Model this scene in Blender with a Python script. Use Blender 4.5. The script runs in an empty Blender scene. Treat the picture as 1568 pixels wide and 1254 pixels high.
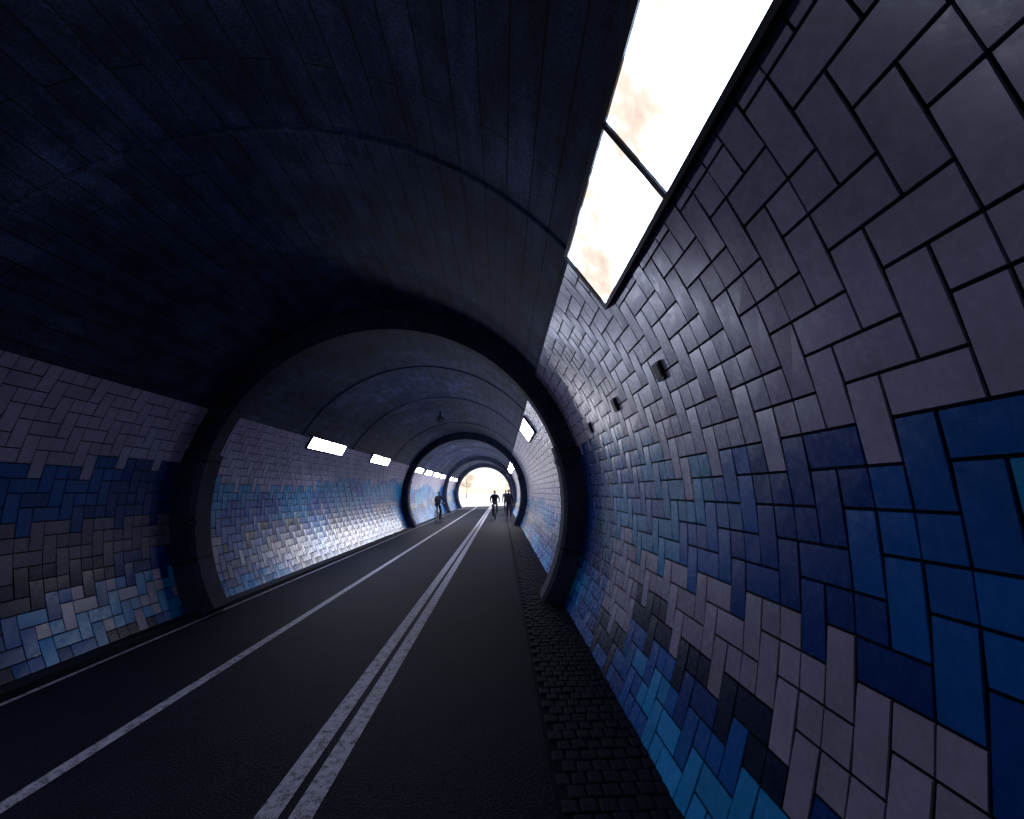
import bpy, math, random
from mathutils import Vector, Matrix, noise
random.seed(7)
sc = bpy.context.scene
R=3.0; HC=1.474; rad=math.radians
Y0=-26.0; YE=48.0
PHI_FLOOR=-29.43
TOP_R=39.5; TOP_L=150.5     # tile top limits

# ------------------------------------------------------------------ helpers
def link(ob,parent=None):
    sc.collection.objects.link(ob)
    if parent is not None: ob.parent=parent
    return ob
def empty(name,loc=(0,0,0)):
    e=bpy.data.objects.new(name,None); e.location=loc; e.empty_display_size=.3
    sc.collection.objects.link(e); return e
def mesh(name,verts,faces,mat=None,parent=None,uvs=None,smooth=False,mats=None,fmat=None):
    me=bpy.data.meshes.new(name); me.from_pydata(verts,[],faces)
    if mats:
        for m in mats: me.materials.append(m)
        if fmat: me.polygons.foreach_set('material_index',fmat)
    elif mat: me.materials.append(mat)
    if uvs:
        l=me.uv_layers.new(name='UVMap')
        for lp in me.loops: l.data[lp.index].uv=uvs[lp.vertex_index]
    if smooth: me.polygons.foreach_set('use_smooth',[True]*len(me.polygons))
    me.update()
    return link(bpy.data.objects.new(name,me),parent)
def P(r,phi,y):
    a=rad(phi); return (r*math.cos(a),y,HC+r*math.sin(a))

class NT:
    def __init__(s,name):
        s.m=bpy.data.materials.new(name); s.m.use_nodes=True
        s.t=s.m.node_tree; s.t.nodes.clear()
        s.out=s.n('ShaderNodeOutputMaterial')
    def n(s,t,**k):
        nd=s.t.nodes.new(t)
        for a,b in k.items(): setattr(nd,a,b)
        return nd
    def l(s,a,b): s.t.links.new(a,b)
    def setv(s,inp,v):
        if hasattr(v,'is_linked'): s.l(v,inp)
        else: inp.default_value=v
    def math(s,op,a,b=0.0,c=None):
        nd=s.n('ShaderNodeMath',operation=op); s.setv(nd.inputs[0],a); s.setv(nd.inputs[1],b)
        if c is not None: s.setv(nd.inputs[2],c)
        return nd.outputs[0]
    def noise(s,vec,scale,detail=4,rough=.55):
        nd=s.n('ShaderNodeTexNoise'); 
        if vec is not None: s.l(vec,nd.inputs['Vector'])
        nd.inputs['Scale'].default_value=scale; nd.inputs['Detail'].default_value=detail; nd.inputs['Roughness'].default_value=rough
        return nd.outputs['Fac']
    def ramp(s,f,stops):
        nd=s.n('ShaderNodeValToRGB'); s.l(f,nd.inputs[0])
        e=nd.color_ramp.elements
        while len(e)<len(stops): e.new(.5)
        for i,(p,c) in enumerate(stops):
            e[i].position=p; e[i].color=(c[0],c[1],c[2],1) if not isinstance(c,(int,float)) else (c,c,c,1)
        return nd.outputs[0]
    def mix(s,f,a,b,mode='MIX'):
        nd=s.n('ShaderNodeMix',data_type='RGBA',blend_type=mode)
        s.setv(nd.inputs[0],f)
        for i,v in ((6,a),(7,b)):
            if hasattr(v,'is_linked'): s.l(v,nd.inputs[i])
            else: nd.inputs[i].default_value=(v[0],v[1],v[2],1)
        return nd.outputs[2]
    def bump(s,h,strength=.3,dist=.01,nrm=None):
        nd=s.n('ShaderNodeBump'); s.l(h,nd.inputs['Height']); nd.inputs['Strength'].default_value=strength
        nd.inputs['Distance'].default_value=dist
        if nrm is not None: s.l(nrm,nd.inputs['Normal'])
        return nd.outputs[0]
    def bsdf(s,col,rough=.6,spec=.5,normal=None,metal=0,coat=0):
        b=s.n('ShaderNodeBsdfPrincipled')
        if hasattr(col,'is_linked'): s.l(col,b.inputs['Base Color'])
        else: b.inputs['Base Color'].default_value=(col[0],col[1],col[2],1)
        s.setv(b.inputs['Roughness'],rough); b.inputs['Specular IOR Level'].default_value=spec
        b.inputs['Metallic'].default_value=metal; b.inputs['Coat Weight'].default_value=coat
        if normal is not None: s.l(normal,b.inputs['Normal'])
        s.l(b.outputs[0],s.out.inputs[0]); return b
    def coord(s,w='Object'):
        return s.n('ShaderNodeTexCoord').outputs[w]

def simple(name,col,rough=.6,spec=.4,metal=0,nscale=20,var=.25,bstr=.15):
    t=NT(name); c=t.coord(); f=t.noise(c,nscale,2)
    cc=t.mix(f,[x*(1-var) for x in col],[x*(1+var) for x in col])
    t.bsdf(cc,rough,spec,t.bump(f,bstr,.005) if bstr>.2 else None,metal); return t.m

# ------------------------------------------------------------------ materials
def mat_concrete():
    t=NT('board_formed_concrete'); uv=t.coord('UV'); ob=t.coord('Object')
    br=t.n('ShaderNodeTexBrick'); 
    mp=t.n('ShaderNodeMapping'); t.l(uv,mp.inputs[0]); mp.inputs['Rotation'].default_value=(0,0,rad(90)); 
    t.l(mp.outputs[0],br.inputs['Vector'])
    br.inputs['Scale'].default_value=1; br.inputs['Brick Width'].default_value=2.6; br.inputs['Row Height'].default_value=.21
    br.inputs['Mortar Size'].default_value=.0065; br.inputs['Mortar Smooth'].default_value=.3; br.inputs['Bias'].default_value=0
    br.inputs['Color1'].default_value=(.72,.72,.72,1); br.inputs['Color2'].default_value=(1.15,1.15,1.15,1); br.inputs['Mortar'].default_value=(.08,.08,.08,1)
    br.offset=.37
    big=t.noise(ob,.9,4,.65); 
    st=t.n('ShaderNodeMapping'); t.l(uv,st.inputs[0]); st.inputs['Scale'].default_value=(5,1.3,1)
    streak=t.noise(st.outputs[0],1.2,4,.7)
    fine=t.noise(ob,60,2,.7)
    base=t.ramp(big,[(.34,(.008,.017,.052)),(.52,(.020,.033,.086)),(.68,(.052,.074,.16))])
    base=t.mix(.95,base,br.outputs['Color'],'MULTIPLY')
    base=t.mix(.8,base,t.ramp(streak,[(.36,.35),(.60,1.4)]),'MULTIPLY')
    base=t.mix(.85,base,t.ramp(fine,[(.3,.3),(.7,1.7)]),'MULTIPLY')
    h=t.math('ADD',t.math('MULTIPLY',fine,.35),t.math('SUBTRACT',1.0,br.outputs['Fac']))
    t.bsdf(base,.65,.16,t.bump(h,.8,.012)); return t.m
def mat_rib():
    t=NT('rib_concrete'); ob=t.coord(); uv=t.coord('UV')
    f=t.noise(ob,45,3,.8); b=t.noise(ob,2.0,3)
    base=t.ramp(b,[(.3,(.009,.013,.034)),(.7,(.032,.040,.078))])
    base=t.mix(.8,base,t.ramp(f,[(.3,.3),(.7,1.9)]),'MULTIPLY')
    sx=t.n('ShaderNodeSeparateXYZ'); t.l(uv,sx.inputs[0])
    fr=t.math('FRACT',sx.outputs[0]); d=t.math('ABSOLUTE',t.math('SUBTRACT',fr,.5))
    j=t.math('GREATER_THAN',d,.015)
    base=t.mix(1,base,t.ramp(j,[(0,.25),(1,1.0)]),'MULTIPLY')
    t.bsdf(base,.75,.2,t.bump(f,.7,.006)); return t.m
def mat_tile():
    t=NT('glazed_tile'); ob=t.coord()
    a=t.n('ShaderNodeAttribute',attribute_name='tile_col')
    f=t.noise(ob,2.0,4,.6); g=t.noise(ob,28,3,.7)
    c=t.mix(.4,a.outputs['Color'],t.ramp(f,[(.34,.5),(.6,1.1)]),'MULTIPLY')
    c=t.mix(.2,c,t.ramp(g,[(.3,.65),(.7,1.2)]),'MULTIPLY')
    rough=t.n('ShaderNodeMapRange'); t.l(g,rough.inputs[0]); rough.inputs[1].default_value=.3; rough.inputs[2].default_value=.7
    rough.inputs[3].default_value=.20; rough.inputs[4].default_value=.32
    t.bsdf(c,rough.outputs[0],.30,t.bump(g,.08,.004)); return t.m
def mat_asphalt():
    t=NT('asphalt'); ob=t.coord()
    f=t.noise(ob,120,2,.8); b=t.noise(ob,1.3,4,.6)
    vo=t.n('ShaderNodeTexVoronoi'); t.l(ob,vo.inputs['Vector']); vo.inputs['Scale'].default_value=80
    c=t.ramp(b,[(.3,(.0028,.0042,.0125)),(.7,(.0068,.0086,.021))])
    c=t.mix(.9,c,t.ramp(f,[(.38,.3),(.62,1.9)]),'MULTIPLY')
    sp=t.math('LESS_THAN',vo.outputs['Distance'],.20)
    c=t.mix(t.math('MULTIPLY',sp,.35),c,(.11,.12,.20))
    t.bsdf(c,.7,.07,t.bump(vo.outputs['Distance'],.7,.006)); return t.m
def mat_paint():
    t=NT('worn_road_paint'); ob=t.coord()
    f=t.noise(ob,14,5,.75); g=t.noise(ob,120,2,.8)
    m=t.math('ADD',t.math('MULTIPLY',f,.6),t.math('MULTIPLY',g,.4))
    c=t.ramp(m,[(.42,(.03,.03,.04)),(.48,(.34,.33,.42)),(.7,(.60,.58,.72))])
    t.bsdf(c,.6,.4,t.bump(g,.5,.004)); return t.m
M_conc=mat_concrete(); M_rib=mat_rib(); M_tile=mat_tile(); M_asph=mat_asphalt(); M_paint=mat_paint()
M_grout=simple('dark_grout',(.003,.004,.010),.85,.1)
M_frame=simple('black_metal_frame',(.004,.004,.008),.5,.3,.3)
M_stone=simple('sett_stone',(.008,.009,.020),.7,.12,0,25,.5,.6)
M_kerb=simple('kerb_stone',(.010,.011,.020),.7,.2,0,30,.4,.5)
M_wallout=simple('portal_stone',(.3,.28,.26),.8,.3,0,6,.2)
M_ground=simple('pale_gravel',(.85,.83,.82),.9,.2,0,3,.1)
M_grass=simple('grass_slope',(.06,.09,.03),.95,.1,0,2,.4)
M_cloth=simple('dark_cloth',(.006,.006,.014),.9,.15)
M_cloth2=simple('grey_cloth',(.02,.02,.035),.9,.2)
M_skin=simple('skin',(.2,.12,.09),.6,.4,0,30,.1)
M_hair=simple('hair',(.02,.014,.01),.7,.3)
M_rubber=simple('rubber',(.012,.012,.012),.8,.3)
M_metal=simple('painted_metal',(.04,.04,.06),.35,.5,.6)
M_white=simple('white_plastic',(.3,.3,.34),.5,.4)
M_bark=simple('bark',(.3,.24,.20),.9,.2,0,12,.4,.6)
def mat_leaf():
    t=NT('blossom'); f=t.noise(t.coord(),.8,2)
    c=t.ramp(f,[(.3,(.9,.66,.5)),(.6,(.95,.86,.78))])
    d=t.n('ShaderNodeBsdfDiffuse'); t.l(c,d.inputs[0]); tr=t.n('ShaderNodeBsdfTranslucent'); t.l(c,tr.inputs[0])
    mx=t.n('ShaderNodeMixShader'); mx.inputs[0].default_value=.6; t.l(d.outputs[0],mx.inputs[1]); t.l(tr.outputs[0],mx.inputs[2])
    t.l(mx.outputs[0],t.out.inputs[0]); return t.m
M_leaf=mat_leaf()
COOL=(.68,.76,1,1)
def mat_glow(strength,name,foliage_dirt=True,col=COOL):
    t=NT(name); e=t.n('ShaderNodeEmission')
    if foliage_dirt:
        ob=t.coord(); mp=t.n('ShaderNodeMapping'); t.l(ob,mp.inputs[0]); mp.inputs['Scale'].default_value=(1,1.2,1.6)
        mp.inputs['Location'].default_value=(0,.35,0)
        f=t.noise(mp.outputs[0],2.2,6,.62)
        mask=t.ramp(f,[(.45,0),(.52,.90),(.60,.96),(.72,1)])  # peach patches put into the glow: foliage seen through dirty glass
        warm=t.ramp(mask,[(.86,(.62,.74,1.0)),(.95,(1.0,.80,.69))])
        t.l(warm,e.inputs[0])
        s=t.n('ShaderNodeMapRange'); t.l(mask,s.inputs[0]); s.inputs[3].default_value=strength; s.inputs[4].default_value=.88
        t.l(s.outputs[0],e.inputs[1])
    else:
        e.inputs[0].default_value=col; e.inputs[1].default_value=strength
    t.l(e.outputs[0],t.out.inputs[0]); return t.m
M_lamp=mat_glow(9.0,'glowing_skylight_glass'); M_fillL=mat_glow(36.0,'added_fill_panel',False,(.70,.75,1,1))  # glow standing in for the skylight; then the added, unseen fill panel
M_lamp2=mat_glow(54.0,'lit_diffuser_section',False,(.72,.77,1,1)); M_lamp2r=mat_glow(8.0,'lit_diffuser_section_b',False,(.74,.82,1,1)); M_far_and_fill=mat_glow(48.0,'far_panels_and_fill',False,(.92,.92,1,1))  # the last one also serves panels added to brighten the far end

# ------------------------------------------------------------------ tunnel
tunnel=empty('tunnel')
def arc_sheet(name,r,p0,p1,y0,y1,mat,dp=1.5,dy=1.0):
    npz=max(1,int(abs(p1-p0)/dp)); ny=max(1,int((y1-y0)/dy))
    v=[];uv=[];f=[]
    for i in range(ny+1):
        y=y0+(y1-y0)*i/ny
        for k in range(npz+1):
            p=p0+(p1-p0)*k/npz; v.append(P(r,p,y)); uv.append((rad(p)*r,y))
    for i in range(ny):
        for k in range(npz):
            a=i*(npz+1)+k; f.append((a,a+1,a+npz+2,a+npz+1))
    return mesh(name,v,f,mat,tunnel,uv,True)
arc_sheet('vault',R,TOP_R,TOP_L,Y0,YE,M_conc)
arc_sheet('wall_grout_right',R,PHI_FLOOR-1.5,TOP_R,Y0,YE,M_grout)
arc_sheet('wall_grout_left',R,TOP_L,180-PHI_FLOOR+1.5,Y0,YE,M_grout)
arc_sheet('outer_shell',R+.45,PHI_FLOOR-2,180-PHI_FLOOR+2,Y0,YE-.2,M_kerb,4,4)

def arcbox(r0,r1,p0,p1,y0,y1,V,F,n=None):
    n=n or max(1,int(abs(p1-p0)/2.0)); b=len(V)
    for k in range(n+1):
        p=p0+(p1-p0)*k/n
        V.extend([P(r0,p,y0),P(r1,p,y0),P(r1,p,y1),P(r0,p,y1)])
    for k in range(n):
        a=b+4*k; c=a+4
        for j in range(4):
            F.append((a+j,a+(j+1)%4,c+(j+1)%4,c+j))
    F.append((b,b+3,b+2,b+1)); e=b+4*n; F.append((e,e+1,e+2,e+3))
def sweep(name,prof,p0,p1,mat,dp=1.5,parent=tunnel,jscale=1/14.0):
    n=int(abs(p1-p0)/dp); v=[];uv=[];f=[];m=len(prof)
    for k in range(n+1):
        p=p0+(p1-p0)*k/n
        for (r,y) in prof: v.append(P(r,p,y)); uv.append((p*jscale,y))
    for k in range(n):
        for j in range(m-1):
            a=k*m+j; f.append((a,a+1,a+m+1,a+m))
    for e in (0,n): f.append(tuple(e*m+j for j in range(m)))
    return mesh(name,v,f,mat,parent,uv)
ribs=[6.86,22.3,37.6]
for i,y in enumerate(ribs+[-9.0]):
    d=.40
    sweep('rib_%d'%i,[(3.02,y),(2.76,y),(2.705,y+.06),(2.705,y+d-.06),(2.76,y+d),(3.02,y+d)],-31,211,M_rib)
    for s,(a,b) in enumerate(((-31,17),(163,211))):
        sweep('rib_pier_%d_%d'%(i,s),[(3.03,y-.05),(2.72,y-.05),(2.675,y+.02),(2.675,y+d-.02),(2.72,y+d+.05),(3.03,y+d+.05)],a,b,M_rib,1.5,tunnel,1/30)
sweep('portal_ring',[(3.02,YE-.9),(2.7,YE-.9),(2.66,YE-.84),(2.66,YE+.3),(3.6,YE+.3)],-31,211,M_rib)
for i,y in enumerate([3.2,10.15,13.6,18.7,25.6,29.0,34.0,41,44.5,-3.5]):
    sweep('vault_joint_%d'%i,[(3.01,y-.03),(2.99,y-.018),(2.982,y),(2.99,y+.018),(3.01,y+.03)],TOP_R,TOP_L,M_conc)

# ------------------------------------------------------------------ tiles (herringbone, real geometry)
U=.1445
GREY=(.42,.385,.54); BLUE=(.002,.11,.43); TEAL=(.004,.26,.55); NAVY=(.0015,.008,.042); LBLUE=(.015,.30,.70); ROYAL=(.001,.045,.25)
def interp(tab,x):
    if x<=tab[0][0]: return tab[0][1]
    for (a,b),(c,d) in zip(tab,tab[1:]):
        if x<=c: return b+(d-b)*(x-a)/(c-a)
    return tab[-1][1]
def nz(y,k,s=.35): return noise.noise(Vector((y*s,k*7.3,k)))
def sc_(c,a,b):
    f=random.uniform(a,b); return [q*f for q in c]
def tile_colour(side,y,phi):
    n=noise.noise(Vector((y*.7,phi*.09,side*9.1)))+random.uniform(-.05,.05)
    if side==0 and y<7:
        b1=interp([(-8,6),(1,6.7),(1.6,5.5),(2.2,5.5),(3,8),(3.8,11),(4.5,15.5),(7,16)],y)
        b2=interp([(-8,-20),(.8,-20),(1.1,-14),(1.35,-9),(3.6,-7.5),(4.9,-4.5),(7,-4)],y)
        b3=interp([(.8,-22),(1.1,-18),(1.7,-17.5),(2.6,-15.5),(3.6,-13.5),(4.1,-13.5),(4.3,-22),(7,-24)],y)
        if y>5.1: b3=b2
        b4=b3-4.5-3*nz(y,5,.8)
        if y>5.1:
            b4=-16
            if phi<b1 and phi>b4: return sc_(ROYAL if n<.1 else (.003,.10,.24),.7,1.2)
        if 3.0<y<3.35: b1-=4
    elif side==1 and y<7:
        b1=12+1.5*nz(y,1); b2=0+2*nz(y,2); b3=-8.5+1.5*nz(y,3); b4=-16+2*nz(y,4)
        if phi<b4:
            if y>4.8 and phi>-25:
                return sc_(GREY if random.random()<.35 else (LBLUE if n>-.1 else BLUE),.8,1.15)  # lighter patch: a panel's reflection painted into the tile colours
            return sc_(BLUE if (y>3.9 and n>-.05) else (NAVY if n<0 else ROYAL),.6,1.1)
        if phi<b2 and phi>b3: return sc_(GREY,.32,.46)  # grey dimmed so the tile colour carries this wall's shade
        if phi<b3: return sc_(ROYAL if n>-.1 else NAVY,.6,1.2)
        if phi<b1: return sc_(BLUE if n>-.12 else ROYAL,.6,.95)
    elif side==0:
        b1=-4+7*nz(y,31,.4); b2=-12+4*nz(y,32,.4); b3=b2-5; b4=b3-3
    else:
        k=11
        b1=10+7*nz(y,k+1,.3)-3.5*math.sin(y*.8); b2=-5+8*nz(y,k+2,.3)+4*math.sin(y*.6+1); b3=b2-4-7*nz(y,k+3,.5); b4=b3-1
        if nz(y,k+6,.25)>.02: b2=b3
        if phi<b2 and phi>b3: return sc_(GREY,.6,.85)
        if phi<b4: return sc_(LBLUE if n>.25 else (BLUE if n>-.15 else ROYAL),.7,1.2)
    if phi>b1: return sc_(GREY,.86,1.08)
    if phi>b2:
        t=(phi-b2)/max(.1,b1-b2)
        q=n+(t-.5)*.3+(.12 if y>2.2 else -.14)
        c=TEAL if q>.12 else (BLUE if q>-.32 else ROYAL)
    elif phi>b3: c=[q*.8 for q in GREY]
    elif phi>b4: c=NAVY if n<.18 else ROYAL
    else:
        c=LBLUE if n>.10 else (BLUE if n>-.2 else ROYAL)
    return sc_(c,.82,1.15)
G=.0048
def build_tiles(side,name):
    y0=-7.0; y1=YE-.5
    top=(TOP_R if side==0 else 180-TOP_L)
    arc=rad(top-PHI_FLOOR)*R; J=int(arc/U)+2; I=int((y1-y0)/U)+1
    V=[];F=[];C=[]
    def add(a0,a1,s0,s1,g=(G,G)):
        s0=max(0,s0); s1=min(arc,s1)
        if s1-s0<.03: return
        bv=.0018; gs=G
        ya=y0+a0+g[0]; yb=y0+a1-g[1]; sa=s0+gs; sb=s1-gs
        ph_c=top-math.degrees(min(s1,s0+U*.5)/R)
        ym=(ya+yb)/2
        for r in ribs+[-9.0]:
            if r+.03<ya and yb<r+.35: return
        col=tile_colour(side,ym,ph_c)
        b=len(V); r0=R-.001; r1=R-.0075
        jit=[random.uniform(-.0013,.0013) for _ in range(4)]
        for k,(yy,ss) in enumerate(((ya,sa),(yb,sa),(yb,sb),(ya,sb))):
            ph=top-math.degrees(ss/R); V.append(P(r0,ph if side==0 else 180-ph,yy))
        for k,(yy,ss) in enumerate(((ya+bv,sa+bv),(yb-bv,sa+bv),(yb-bv,sb-bv),(ya+bv,sb-bv))):
            ph=top-math.degrees(ss/R); V.append(P(r1+jit[k],ph if side==0 else 180-ph,yy))
        fs=[(b+4,b+5,b+6,b+7)]+[(b+k,b+(k+1)%4,b+4+(k+1)%4,b+4+k) for k in range(4)]
        if side==1: fs=[tuple(reversed(q)) for q in fs]
        F.extend(fs); C.extend([col]*5)
    for j in range(-1,J+1):
        for i in range(-4,I+3):
            m=(i-j)%4 if side==1 else (-i-j)%4
            d=1 if side==1 else -1
            if m==0:
                lo=min(i,i+d)
                if random.random()<.55:
                    add(lo*U,(lo+1)*U,j*U,(j+1)*U,(G,.0025)); add((lo+1)*U,(lo+2)*U,j*U,(j+1)*U,(.0025,G))
                else: add(lo*U,(lo+2)*U,j*U,(j+1)*U)
            elif m==3: add(i*U,(i+1)*U,j*U,(j+2)*U)
    ob=mesh(name,V,F,M_tile,tunnel)
    at=ob.data.attributes.new('tile_col','FLOAT_COLOR','FACE')
    flat=[]
    for c in C: flat.extend((c[0],c[1],c[2],1))
    at.data.foreach_set('color',flat)
build_tiles(0,'herringbone_tiles_right'); build_tiles(1,'herringbone_tiles_left')

# ------------------------------------------------------------------ light panels
def light_panel(y0,y1,p0,p1,n,lamp=M_lamp2):
    e=empty('glowing_wall_panel')
    V=[P(2.966,p0,y0),P(2.966,p0,y1),P(2.966,p1,y0),P(2.966,p1,y1)]
    mesh('glow_pane',V,[(0,2,3,1)],lamp,e)
    V=[];F=[]; w=.55; fw=.03
    arcbox(2.998,2.945,p0-w,p0,y0-fw,y1+fw,V,F,1); arcbox(2.998,2.95,p1,p1+w,y0-fw,y1+fw,V,F,1)
    arcbox(2.998,2.945,p0,p1,y0-fw,y0,V,F,1); arcbox(2.998,2.945,p0,p1,y1,y1+fw,V,F,1)
    L=(y1-y0)/n
    for k in range(1,n): arcbox(2.985,2.953,p0,p1,y0+k*L-.018,y0+k*L+.018,V,F,1)
    mesh('frame',V,F,M_frame,e)
light_panel(3.2-2*1.27,3.2,30.2,39.3,2,M_lamp)  # skylight, made as a glowing pane in place of daylight
light_panel(2.9,3.75,180-29.6,180-24.6,1,M_fillL)  # added out of view to brighten the right wall
for (a,b) in ((10.6,12.9),(15.7,18.1)):
    light_panel(a,b,180-30.2,180-25.0,2)
light_panel(10.6,12.9,30.3,38.5,2,M_lamp2r)
for (a,b) in ((23.6,26),(27,29.4),(30.4,32.8),(33.8,36.2),(39.5,42),(43.5,46)):  # extra panels added among these, standing in for daylight on the far walls
    light_panel(a,b,30.3,38.5,2,M_far_and_fill); light_panel(a,b,180-30.2,180-25.0,2,M_far_and_fill)

# ------------------------------------------------------------------ small fittings
def box(V,F,c,s):
    b=len(V)
    for dz in (-1,1):
        for dx,dy in ((-1,-1),(1,-1),(1,1),(-1,1)): V.append((c[0]+dx*s[0]/2,c[1]+dy*s[1]/2,c[2]+dz*s[2]/2))
    F.extend([(b,b+3,b+2,b+1),(b+4,b+5,b+6,b+7)]+[(b+k,b+(k+1)%4,b+4+(k+1)%4,b+4+k) for k in range(4)])
for k,(y,p,m) in enumerate(((2.98,17.8,M_frame),(4.2,17.8,M_frame),(5.5,17,M_frame))):
    V=[];F=[]; arcbox(2.995,2.968,p-1.2,p+1.2,y-.06,y+.06,V,F,1); arcbox(2.968,2.962,p-.9,p+.9,y-.045,y+.045,V,F,1)
    mesh('junction_box',V,F,m)
V=[];F=[]; arcbox(2.675,2.645,11,13.2,6.95,7.1,V,F,1); arcbox(2.645,2.635,11.4,12.8,6.98,7.07,V,F,1); mesh('sign_plate',V,F,M_white)
def tube(V,F,a,b,r,seg=10):
    a=Vector(a);b=Vector(b);d=(b-a).normalized(); u=d.orthogonal().normalized(); w=d.cross(u); s=len(V)
    for p in (a,b):
        for k in range(seg):
            t=2*math.pi*k/seg; V.append(tuple(p+u*math.cos(t)*r+w*math.sin(t)*r))
    for k in range(seg): F.append((s+k,s+(k+1)%seg,s+seg+(k+1)%seg,s+seg+k))
    F.append(tuple(s+k for k in reversed(range(seg)))); F.append(tuple(s+seg+k for k in range(seg)))
def torus(V,F,c,ax,Rr,r,seg=32,ms=8):
    c=Vector(c);ax=Vector(ax).normalized();u=ax.orthogonal().normalized();w=ax.cross(u); s=len(V)
    for i in range(seg):
        t=2*math.pi*i/seg; rd=u*math.cos(t)+w*math.sin(t)
        for j in range(ms):
            q=2*math.pi*j/ms; V.append(tuple(c+rd*(Rr+r*math.cos(q))+ax*r*math.sin(q)))
    for i in range(seg):
        for j in range(ms):
            F.append((s+i*ms+j,s+i*ms+(j+1)%ms,s+((i+1)%seg)*ms+(j+1)%ms,s+((i+1)%seg)*ms+j))
V=[];F=[]; tube(V,F,(-.35,16,HC+2.99),(-.35,16,HC+2.80),.03); torus(V,F,(-.35,16,HC+2.72),(0,1,0),.09,.025); tube(V,F,(-.35,15.96,HC+2.72),(-.35,16.04,HC+2.72),.05)
mesh('ceiling_camera',V,F,M_frame)
V=[];F=[]; torus(V,F,P(2.66,184,6.80),(0,1,0),.05,.012,16); tube(V,F,P(2.71,184,6.74),P(2.71,184,6.86),.02); mesh('wall_hook',V,F,M_frame)

# ------------------------------------------------------------------ floor
def sheet(name,x0,x1,y0,y1,z,mat,parent=None,ny=1):
    v=[];f=[]
    for i in range(ny+1):
        y=y0+(y1-y0)*i/ny; v+= [(x0,y,z),(x1,y,z)]
    for i in range(ny): f.append((2*i,2*i+1,2*i+3,2*i+2))
    return mesh(name,v,f,mat,parent)
sheet('ground',-500,500,-400,700,-.02,M_ground)
road=empty('road')
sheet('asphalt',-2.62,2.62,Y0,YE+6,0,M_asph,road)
CX=1.75
for (n,x,w) in (('line_left',CX-2.73,.10),('double_line_a',CX-1.235,.125),('double_line_b',CX-1.055,.125),('edge_line',CX-4.12,.05)):
    sheet(n,x-w/2,x+w/2,Y0,YE+6,.004,M_paint,road)
V=[];F=[]
box(V,F,(-2.55,(Y0+YE)/2,.03),(.24,YE-Y0,.07)); mesh('kerb',V,F,M_kerb)
V=[];F=[]
y=-.5
XR=CX+.27
while y<40:
    L=.115; x=XR; row=int(round(y/L))
    x+= -.0 if row%2 else .05
    while x<2.66:
        w=random.uniform(.085,.105); z=.014+random.uniform(-.004,.005)
        g=.007
        a=len(V)
        x0,x1,ya,yb=x+g,min(x+w,2.7)-g,y+g+random.uniform(-.003,.003),y+L-g
        for (zz,i) in ((0,0),(z-.003,0),(z,.010)):
            V.extend([(x0+i,ya+i,zz),(x1-i,ya+i,zz),(x1-i,yb-i,zz),(x0+i,yb-i,zz)])
        for l in (0,4):
            for k in range(4): F.append((a+l+k,a+l+(k+1)%4,a+l+4+(k+1)%4,a+l+4+k))
        F.append((a+8,a+9,a+10,a+11))
        x+=w
    y+=L
mesh('cobblestone_gutter',V,F,M_stone)
sheet('gutter_bed',XR-.02,2.63,Y0,YE,.004,M_grout)

# ------------------------------------------------------------------ outside: hill, portal wall, trees
V=[];F=[];n=40
for y in (Y0-2,YE-.2):
    for k in range(n+1):
        a=math.pi*k/n; V.append((-math.cos(a)*26,y,-.1+math.sin(a)*8.5))
for k in range(n): F.append((k,k+1,n+2+k,n+1+k))
mesh('hill',V,F,M_grass)
V=[];F=[]
m=60
for k in range(m+1):
    p=-31+242*k/m; V.append(P(3.2,p,YE-.15))
    a=rad(p); q=Vector((math.cos(a),math.sin(a))); s=min(24/max(abs(q.x),1e-4), 5.2/max(abs(q.y),1e-4)); V.append((q.x*s,YE-.15,max(-.02,HC+q.y*s)))
for k in range(m): F.append((2*k,2*k+1,2*k+3,2*k+2))
mesh('portal_wall',V,F,M_wallout)
def tree(loc,h,seed):
    rnd=random.Random(seed); e=empty('blossom_tree',loc); 
    V=[];F=[]; tips=[]
    def limb(a,b,r0,r1):
        a=Vector(a);b=Vector(b);d=(b-a).normalized();u=d.orthogonal().normalized();w=d.cross(u);s=len(V)
        for p,r in ((a,r0),((a+b)/2+u*r0*.4,(r0+r1)/2),(b,r1)):
            for k in range(8):
                t=2*math.pi*k/8; V.append(tuple(p+u*math.cos(t)*r+w*math.sin(t)*r))
        for l in range(2):
            for k in range(8): F.append((s+l*8+k,s+l*8+(k+1)%8,s+l*8+8+(k+1)%8,s+l*8+8+k))
    limb((0,0,0),(.1,0,h*.45),h*.02,h*.014); limb((.1,0,h*.45),(0,.1,h*.85),h*.014,h*.005)
    for i in range(12):
        t=rnd.uniform(.3,.8)*h; a=rnd.uniform(0,6.28); L=h*rnd.uniform(.2,.36)
        b=(math.cos(a)*L,math.sin(a)*L,t+L*.6); limb((.05,0,t),b,h*.007,h*.002); tips.append(Vector(b)); tips.append(Vector(b)*.7+Vector((0,0,t*.3)))
    tips.append(Vector((0,0,h*.9)))
    mesh('trunk',V,F,M_bark,e)
    V=[];F=[]
    for tp in tips:
        rr=h*rnd.uniform(.07,.13)
        for _ in range(90):
            c=tp+Vector((rnd.gauss(0,1),rnd.gauss(0,1),rnd.gauss(0,.8)))*rr*.6
            u=Vector((rnd.gauss(0,1),rnd.gauss(0,1),rnd.gauss(0,1))).normalized()*.13; w=u.orthogonal().normalized()*.08
            s=len(V); V.extend([tuple(c-u),tuple(c+w),tuple(c+u),tuple(c-w)]); F.append((s,s+1,s+2,s+3))
    mesh('crown',V,F,M_leaf,e)
tree((-8.5,138,0),7.5,1); tree((5.5,150,0),8.0,2); tree((-16,136,0),9,3); tree((14,140,0),9,4)

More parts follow.
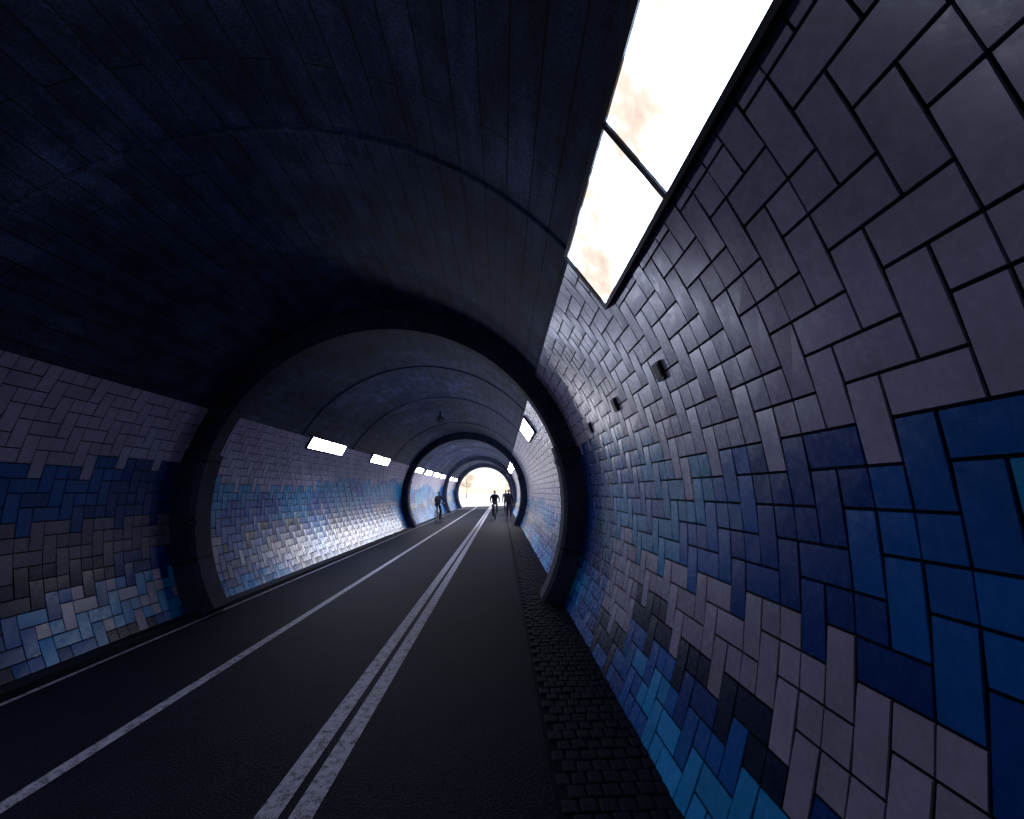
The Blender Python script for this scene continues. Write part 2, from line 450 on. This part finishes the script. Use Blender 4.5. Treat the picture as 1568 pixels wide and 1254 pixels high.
# ------------------------------------------------------------------ people
def skin(name,pts,edges,mat,parent,sub=1,root=0):
    me=bpy.data.meshes.new(name); me.from_pydata([p[0] for p in pts],edges,[]); me.materials.append(mat)
    ob=link(bpy.data.objects.new(name,me),parent)
    sk=ob.modifiers.new('skin','SKIN'); sk.use_smooth_shade=True
    lay=me.skin_vertices[0] if me.skin_vertices else None
    if lay is None:
        bpy.context.view_layer.objects.active=ob
        lay=me.skin_vertices[0]
    for i,p in enumerate(pts):
        r=p[1]; lay.data[i].radius=(r,r) if not isinstance(r,tuple) else r
        lay.data[i].use_root=(i==root)
    s=ob.modifiers.new('sub','SUBSURF'); s.levels=sub; s.render_levels=sub
    return ob
def person(name,loc,rot,pose,top=M_cloth,bottom=M_cloth):
    e=empty(name,loc); e.rotation_euler=(0,0,rot)
    J=pose
    pel=Vector(J['pelvis']); ch=Vector(J['chest']); nk=Vector(J['neck']); hd=Vector(J['head'])
    pts=[(tuple(pel),(.15,.11)),(tuple(pel.lerp(ch,.5)),(.13,.10)),(tuple(ch),(.165,.115)),(tuple(nk),.06),(tuple(nk.lerp(hd,.45)),.052)]
    ed=[(0,1),(1,2),(2,3),(3,4)]
    for s in ('l','r'):
        sh,el,wr=J['sh_'+s],J['el_'+s],J['wr_'+s]
        b=len(pts); pts+=[(sh,.066),(el,.045),(wr,.032)]; ed+=[(2,b),(b,b+1),(b+1,b+2)]
    for s in ('l','r'):
        hp,kn,an,to=J['hip_'+s],J['kn_'+s],J['an_'+s],J['to_'+s]
        b=len(pts); pts+=[(hp,.088),(kn,.06),(an,.042),(to,.035)]; ed+=[(0,b),(b,b+1),(b+1,b+2),(b+2,b+3)]
    skin('body',pts,ed,top,e,2)
    V=[];F=[]; nu,nv=20,14
    for i in range(nv+1):
        th=math.pi*i/nv
        for k in range(nu):
            a=2*math.pi*k/nu; x=math.sin(th)*math.cos(a)*.076; y=math.sin(th)*math.sin(a)*.096; z=math.cos(th)*.118
            if z<0: x*=1+z*2.2; y*=1+z*1.2
            if y>.07 and abs(x)<.02 and -.04<z<.01: y+=.022
            if y>.06 and abs(x)<.04 and .0<z<.03: y-=.008
            V.append((hd.x+x,hd.y+y,hd.z+z))
    for i in range(nv):
        for k in range(nu): F.append((i*nu+k,(i+1)*nu+k,(i+1)*nu+(k+1)%nu,i*nu+(k+1)%nu))
    for sx in (-1,1): box(V,F,(hd.x+sx*.078,hd.y-.005,hd.z-.005),(.014,.035,.055))
    mesh('head',V,F,M_skin,e,None,True)
    V=[];F=[]
    for i in range(9):
        th=math.pi*.62*i/8
        for k in range(nu):
            a=2*math.pi*k/nu; f=1.0 if math.sin(a)<.35 else max(.0,1-(i/8)*.75)
            tt=th*f if math.sin(a)>=.35 else th
            V.append((hd.x+math.sin(tt)*math.cos(a)*.085,hd.y-.006+math.sin(tt)*math.sin(a)*.102,hd.z+.008+math.cos(tt)*.122))
    for i in range(8):
        for k in range(nu): F.append((i*nu+k,(i+1)*nu+k,(i+1)*nu+(k+1)%nu,i*nu+(k+1)%nu))
    mesh('hair',V,F,M_hair,e,None,True)
    for s in ('l','r'):
        w=Vector(J['wr_'+s]); d=(w-Vector(J['el_'+s])).normalized(); side=d.cross(Vector((0,0,1)));
        if side.length<.3: side=Vector((0,1,0))
        side.normalize(); dn=d.cross(side).normalized()
        if dn.z>0: dn=-dn
        pm=w+d*.06
        pts=[(tuple(w),.026),(tuple(pm),(.032,.018))]; ed=[(0,1)]
        for q in range(4):
            L=(.07,.08,.075,.058)[q]; o=side*(-.027+.018*q); b=len(pts)
            pts+=[(tuple(pm+o+d*.025),.009),(tuple(pm+o+d*(.025+L*.5)+dn*.012),.008),(tuple(pm+o+d*(.025+L*.75)+dn*.04),.007)]
            ed+=[(1,b),(b,b+1),(b+1,b+2)]
        b=len(pts); pts+=[(tuple(w+d*.03-side*.04),.010),(tuple(w+d*.07-side*.055+dn*.01),.008)]; ed+=[(0,b),(b,b+1)]
        skin('hand_'+s,pts,ed,M_skin,e,1)
    return e
def walk_pose(st=.28,h=1.0):
    P_={'pelvis':(0,0,.95),'chest':(0,.03,1.32),'neck':(0,.03,1.47),'head':(0,.05,1.62),
     'sh_l':(-.18,.02,1.40),'el_l':(-.24,-.06,1.12),'wr_l':(-.25,.04,.88),'sh_r':(.18,.02,1.40),'el_r':(.24,-.04,1.12),'wr_r':(.25,.12,.90),
     'hip_l':(-.1,0,.88),'kn_l':(-.1,st*.65,.49),'an_l':(-.1,st,.09),'to_l':(-.1,st+.17,.05),
     'hip_r':(.1,0,.88),'kn_r':(.1,-.02,.48),'an_r':(.1,-st,.12),'to_r':(.1,-st+.15,.05)}
    return P_
ride={'pelvis':(0,-.22,.98),'chest':(0,.04,1.32),'neck':(0,.12,1.45),'head':(0,.19,1.59),
 'sh_l':(-.18,.08,1.39),'el_l':(-.27,.24,1.18),'wr_l':(-.25,.42,1.06),'sh_r':(.18,.08,1.39),'el_r':(.27,.24,1.18),'wr_r':(.25,.42,1.06),
 'hip_l':(-.1,-.18,.94),'kn_l':(-.12,.20,.80),'an_l':(-.11,.10,.42),'to_l':(-.11,.25,.38),
 'hip_r':(.1,-.18,.94),'kn_r':(.12,.08,.58),'an_r':(.11,-.04,.20),'to_r':(.11,.12,.15)}
def bicycle(loc,rot):
    e=empty('bicycle',loc); e.rotation_euler=(0,0,rot)
    V=[];F=[]
    for y in (-.52,.55): torus(V,F,(0,y,.345),(1,0,0),.325,.02)
    mesh('tyres',V,F,M_rubber,e)
    V=[];F=[]
    for y in (-.52,.55):
        tube(V,F,(-.04,y,.345),(.04,y,.345),.03)
        for k in range(14):
            t=2*math.pi*k/14; tube(V,F,(0,y,.345),(0,y+math.cos(t)*.31,.345+math.sin(t)*.31),.002,4)
    bb=(0,-.05,.28); st=(0,-.2,.80); ht=(0,.38,.84); hb=(0,.42,.70)
    for a,b in ((bb,st),(st,ht),(bb,hb),(ht,hb),(st,(0,-.23,.90)),(ht,(0,.36,1.0))): tube(V,F,a,b,.017)
    for s in (-.045,.045):
        tube(V,F,hb,(s,.55,.345),.011); tube(V,F,bb,(s,-.52,.345),.010); tube(V,F,st,(s,-.52,.345),.009)
    tube(V,F,(-.28,.40,1.02),(.28,.40,1.02),.014); tube(V,F,(0,.36,1.0),(0,.41,1.02),.015)
    tube(V,F,(-.08,-.05,.28),(.08,-.05,.28),.02); tube(V,F,(-.07,-.05,.28),(-.07,.09,.38),.01); tube(V,F,(.07,-.05,.28),(.07,-.14,.16),.01)
    box(V,F,(-.11,.10,.385),(.09,.08,.02)); box(V,F,(.11,-.14,.155),(.09,.08,.02)); torus(V,F,bb,(1,0,0),.09,.008,20,6)
    mesh('frame',V,F,M_metal,e)
    V=[(-.07,-.36,.92),(.07,-.36,.92),(.02,-.08,.92),(-.02,-.08,.92),(-.055,-.34,.885),(.055,-.34,.885),(.015,-.1,.885),(-.015,-.1,.885)]
    mesh('saddle',V,[(0,1,2,3),(7,6,5,4),(0,4,5,1),(1,5,6,2),(2,6,7,3),(3,7,4,0)],M_rubber,e)
for loc,rot in (((-1.95,27.5,0.004),rad(-6)),((1.35,28.0,0.004),rad(183))):
    bicycle(loc,rot); person('cyclist',loc,rot,ride)
person('pedestrian',(2.2,28.5,0.012),rad(180),walk_pose(),M_cloth)
person('pedestrian',(2.1,35.5,0.012),rad(175),walk_pose(.2),M_cloth2)

# ------------------------------------------------------------------ world, sun, camera
w=bpy.data.worlds.new('World'); sc.world=w; w.use_nodes=True
nt=w.node_tree; bg=nt.nodes['Background']; sky=nt.nodes.new('ShaderNodeTexSky'); sky.sky_type='NISHITA'; sky.sun_disc=False
sky.sun_elevation=rad(48); sky.sun_rotation=rad(12); sky.dust_density=.3; sky.air_density=1.0
nt.links.new(sky.outputs[0],bg.inputs[0]); bg.inputs[1].default_value=.15
sl=bpy.data.lights.new('sun','SUN'); sl.energy=5; sl.angle=rad(.5); sl.color=(1,.95,.9)
so=link(bpy.data.objects.new('sun',sl)); so.rotation_euler=(-rad(90-48),0,-rad(12))
cam=bpy.data.cameras.new('camera'); cam.lens=16.07; cam.sensor_width=36; cam.clip_end=2000; cam.clip_start=.05
co=link(bpy.data.objects.new('camera',cam))
co.matrix_world=Matrix.Translation((CX,0,1.61))@Matrix.Rotation(-rad(1.6),4,'Z')@Matrix.Rotation(rad(100.15),4,'X')@Matrix.Rotation(-rad(1.5),4,'Z')
sc.camera=co
sc.view_settings.view_transform='Standard'; sc.view_settings.look='None'; sc.view_settings.exposure=0
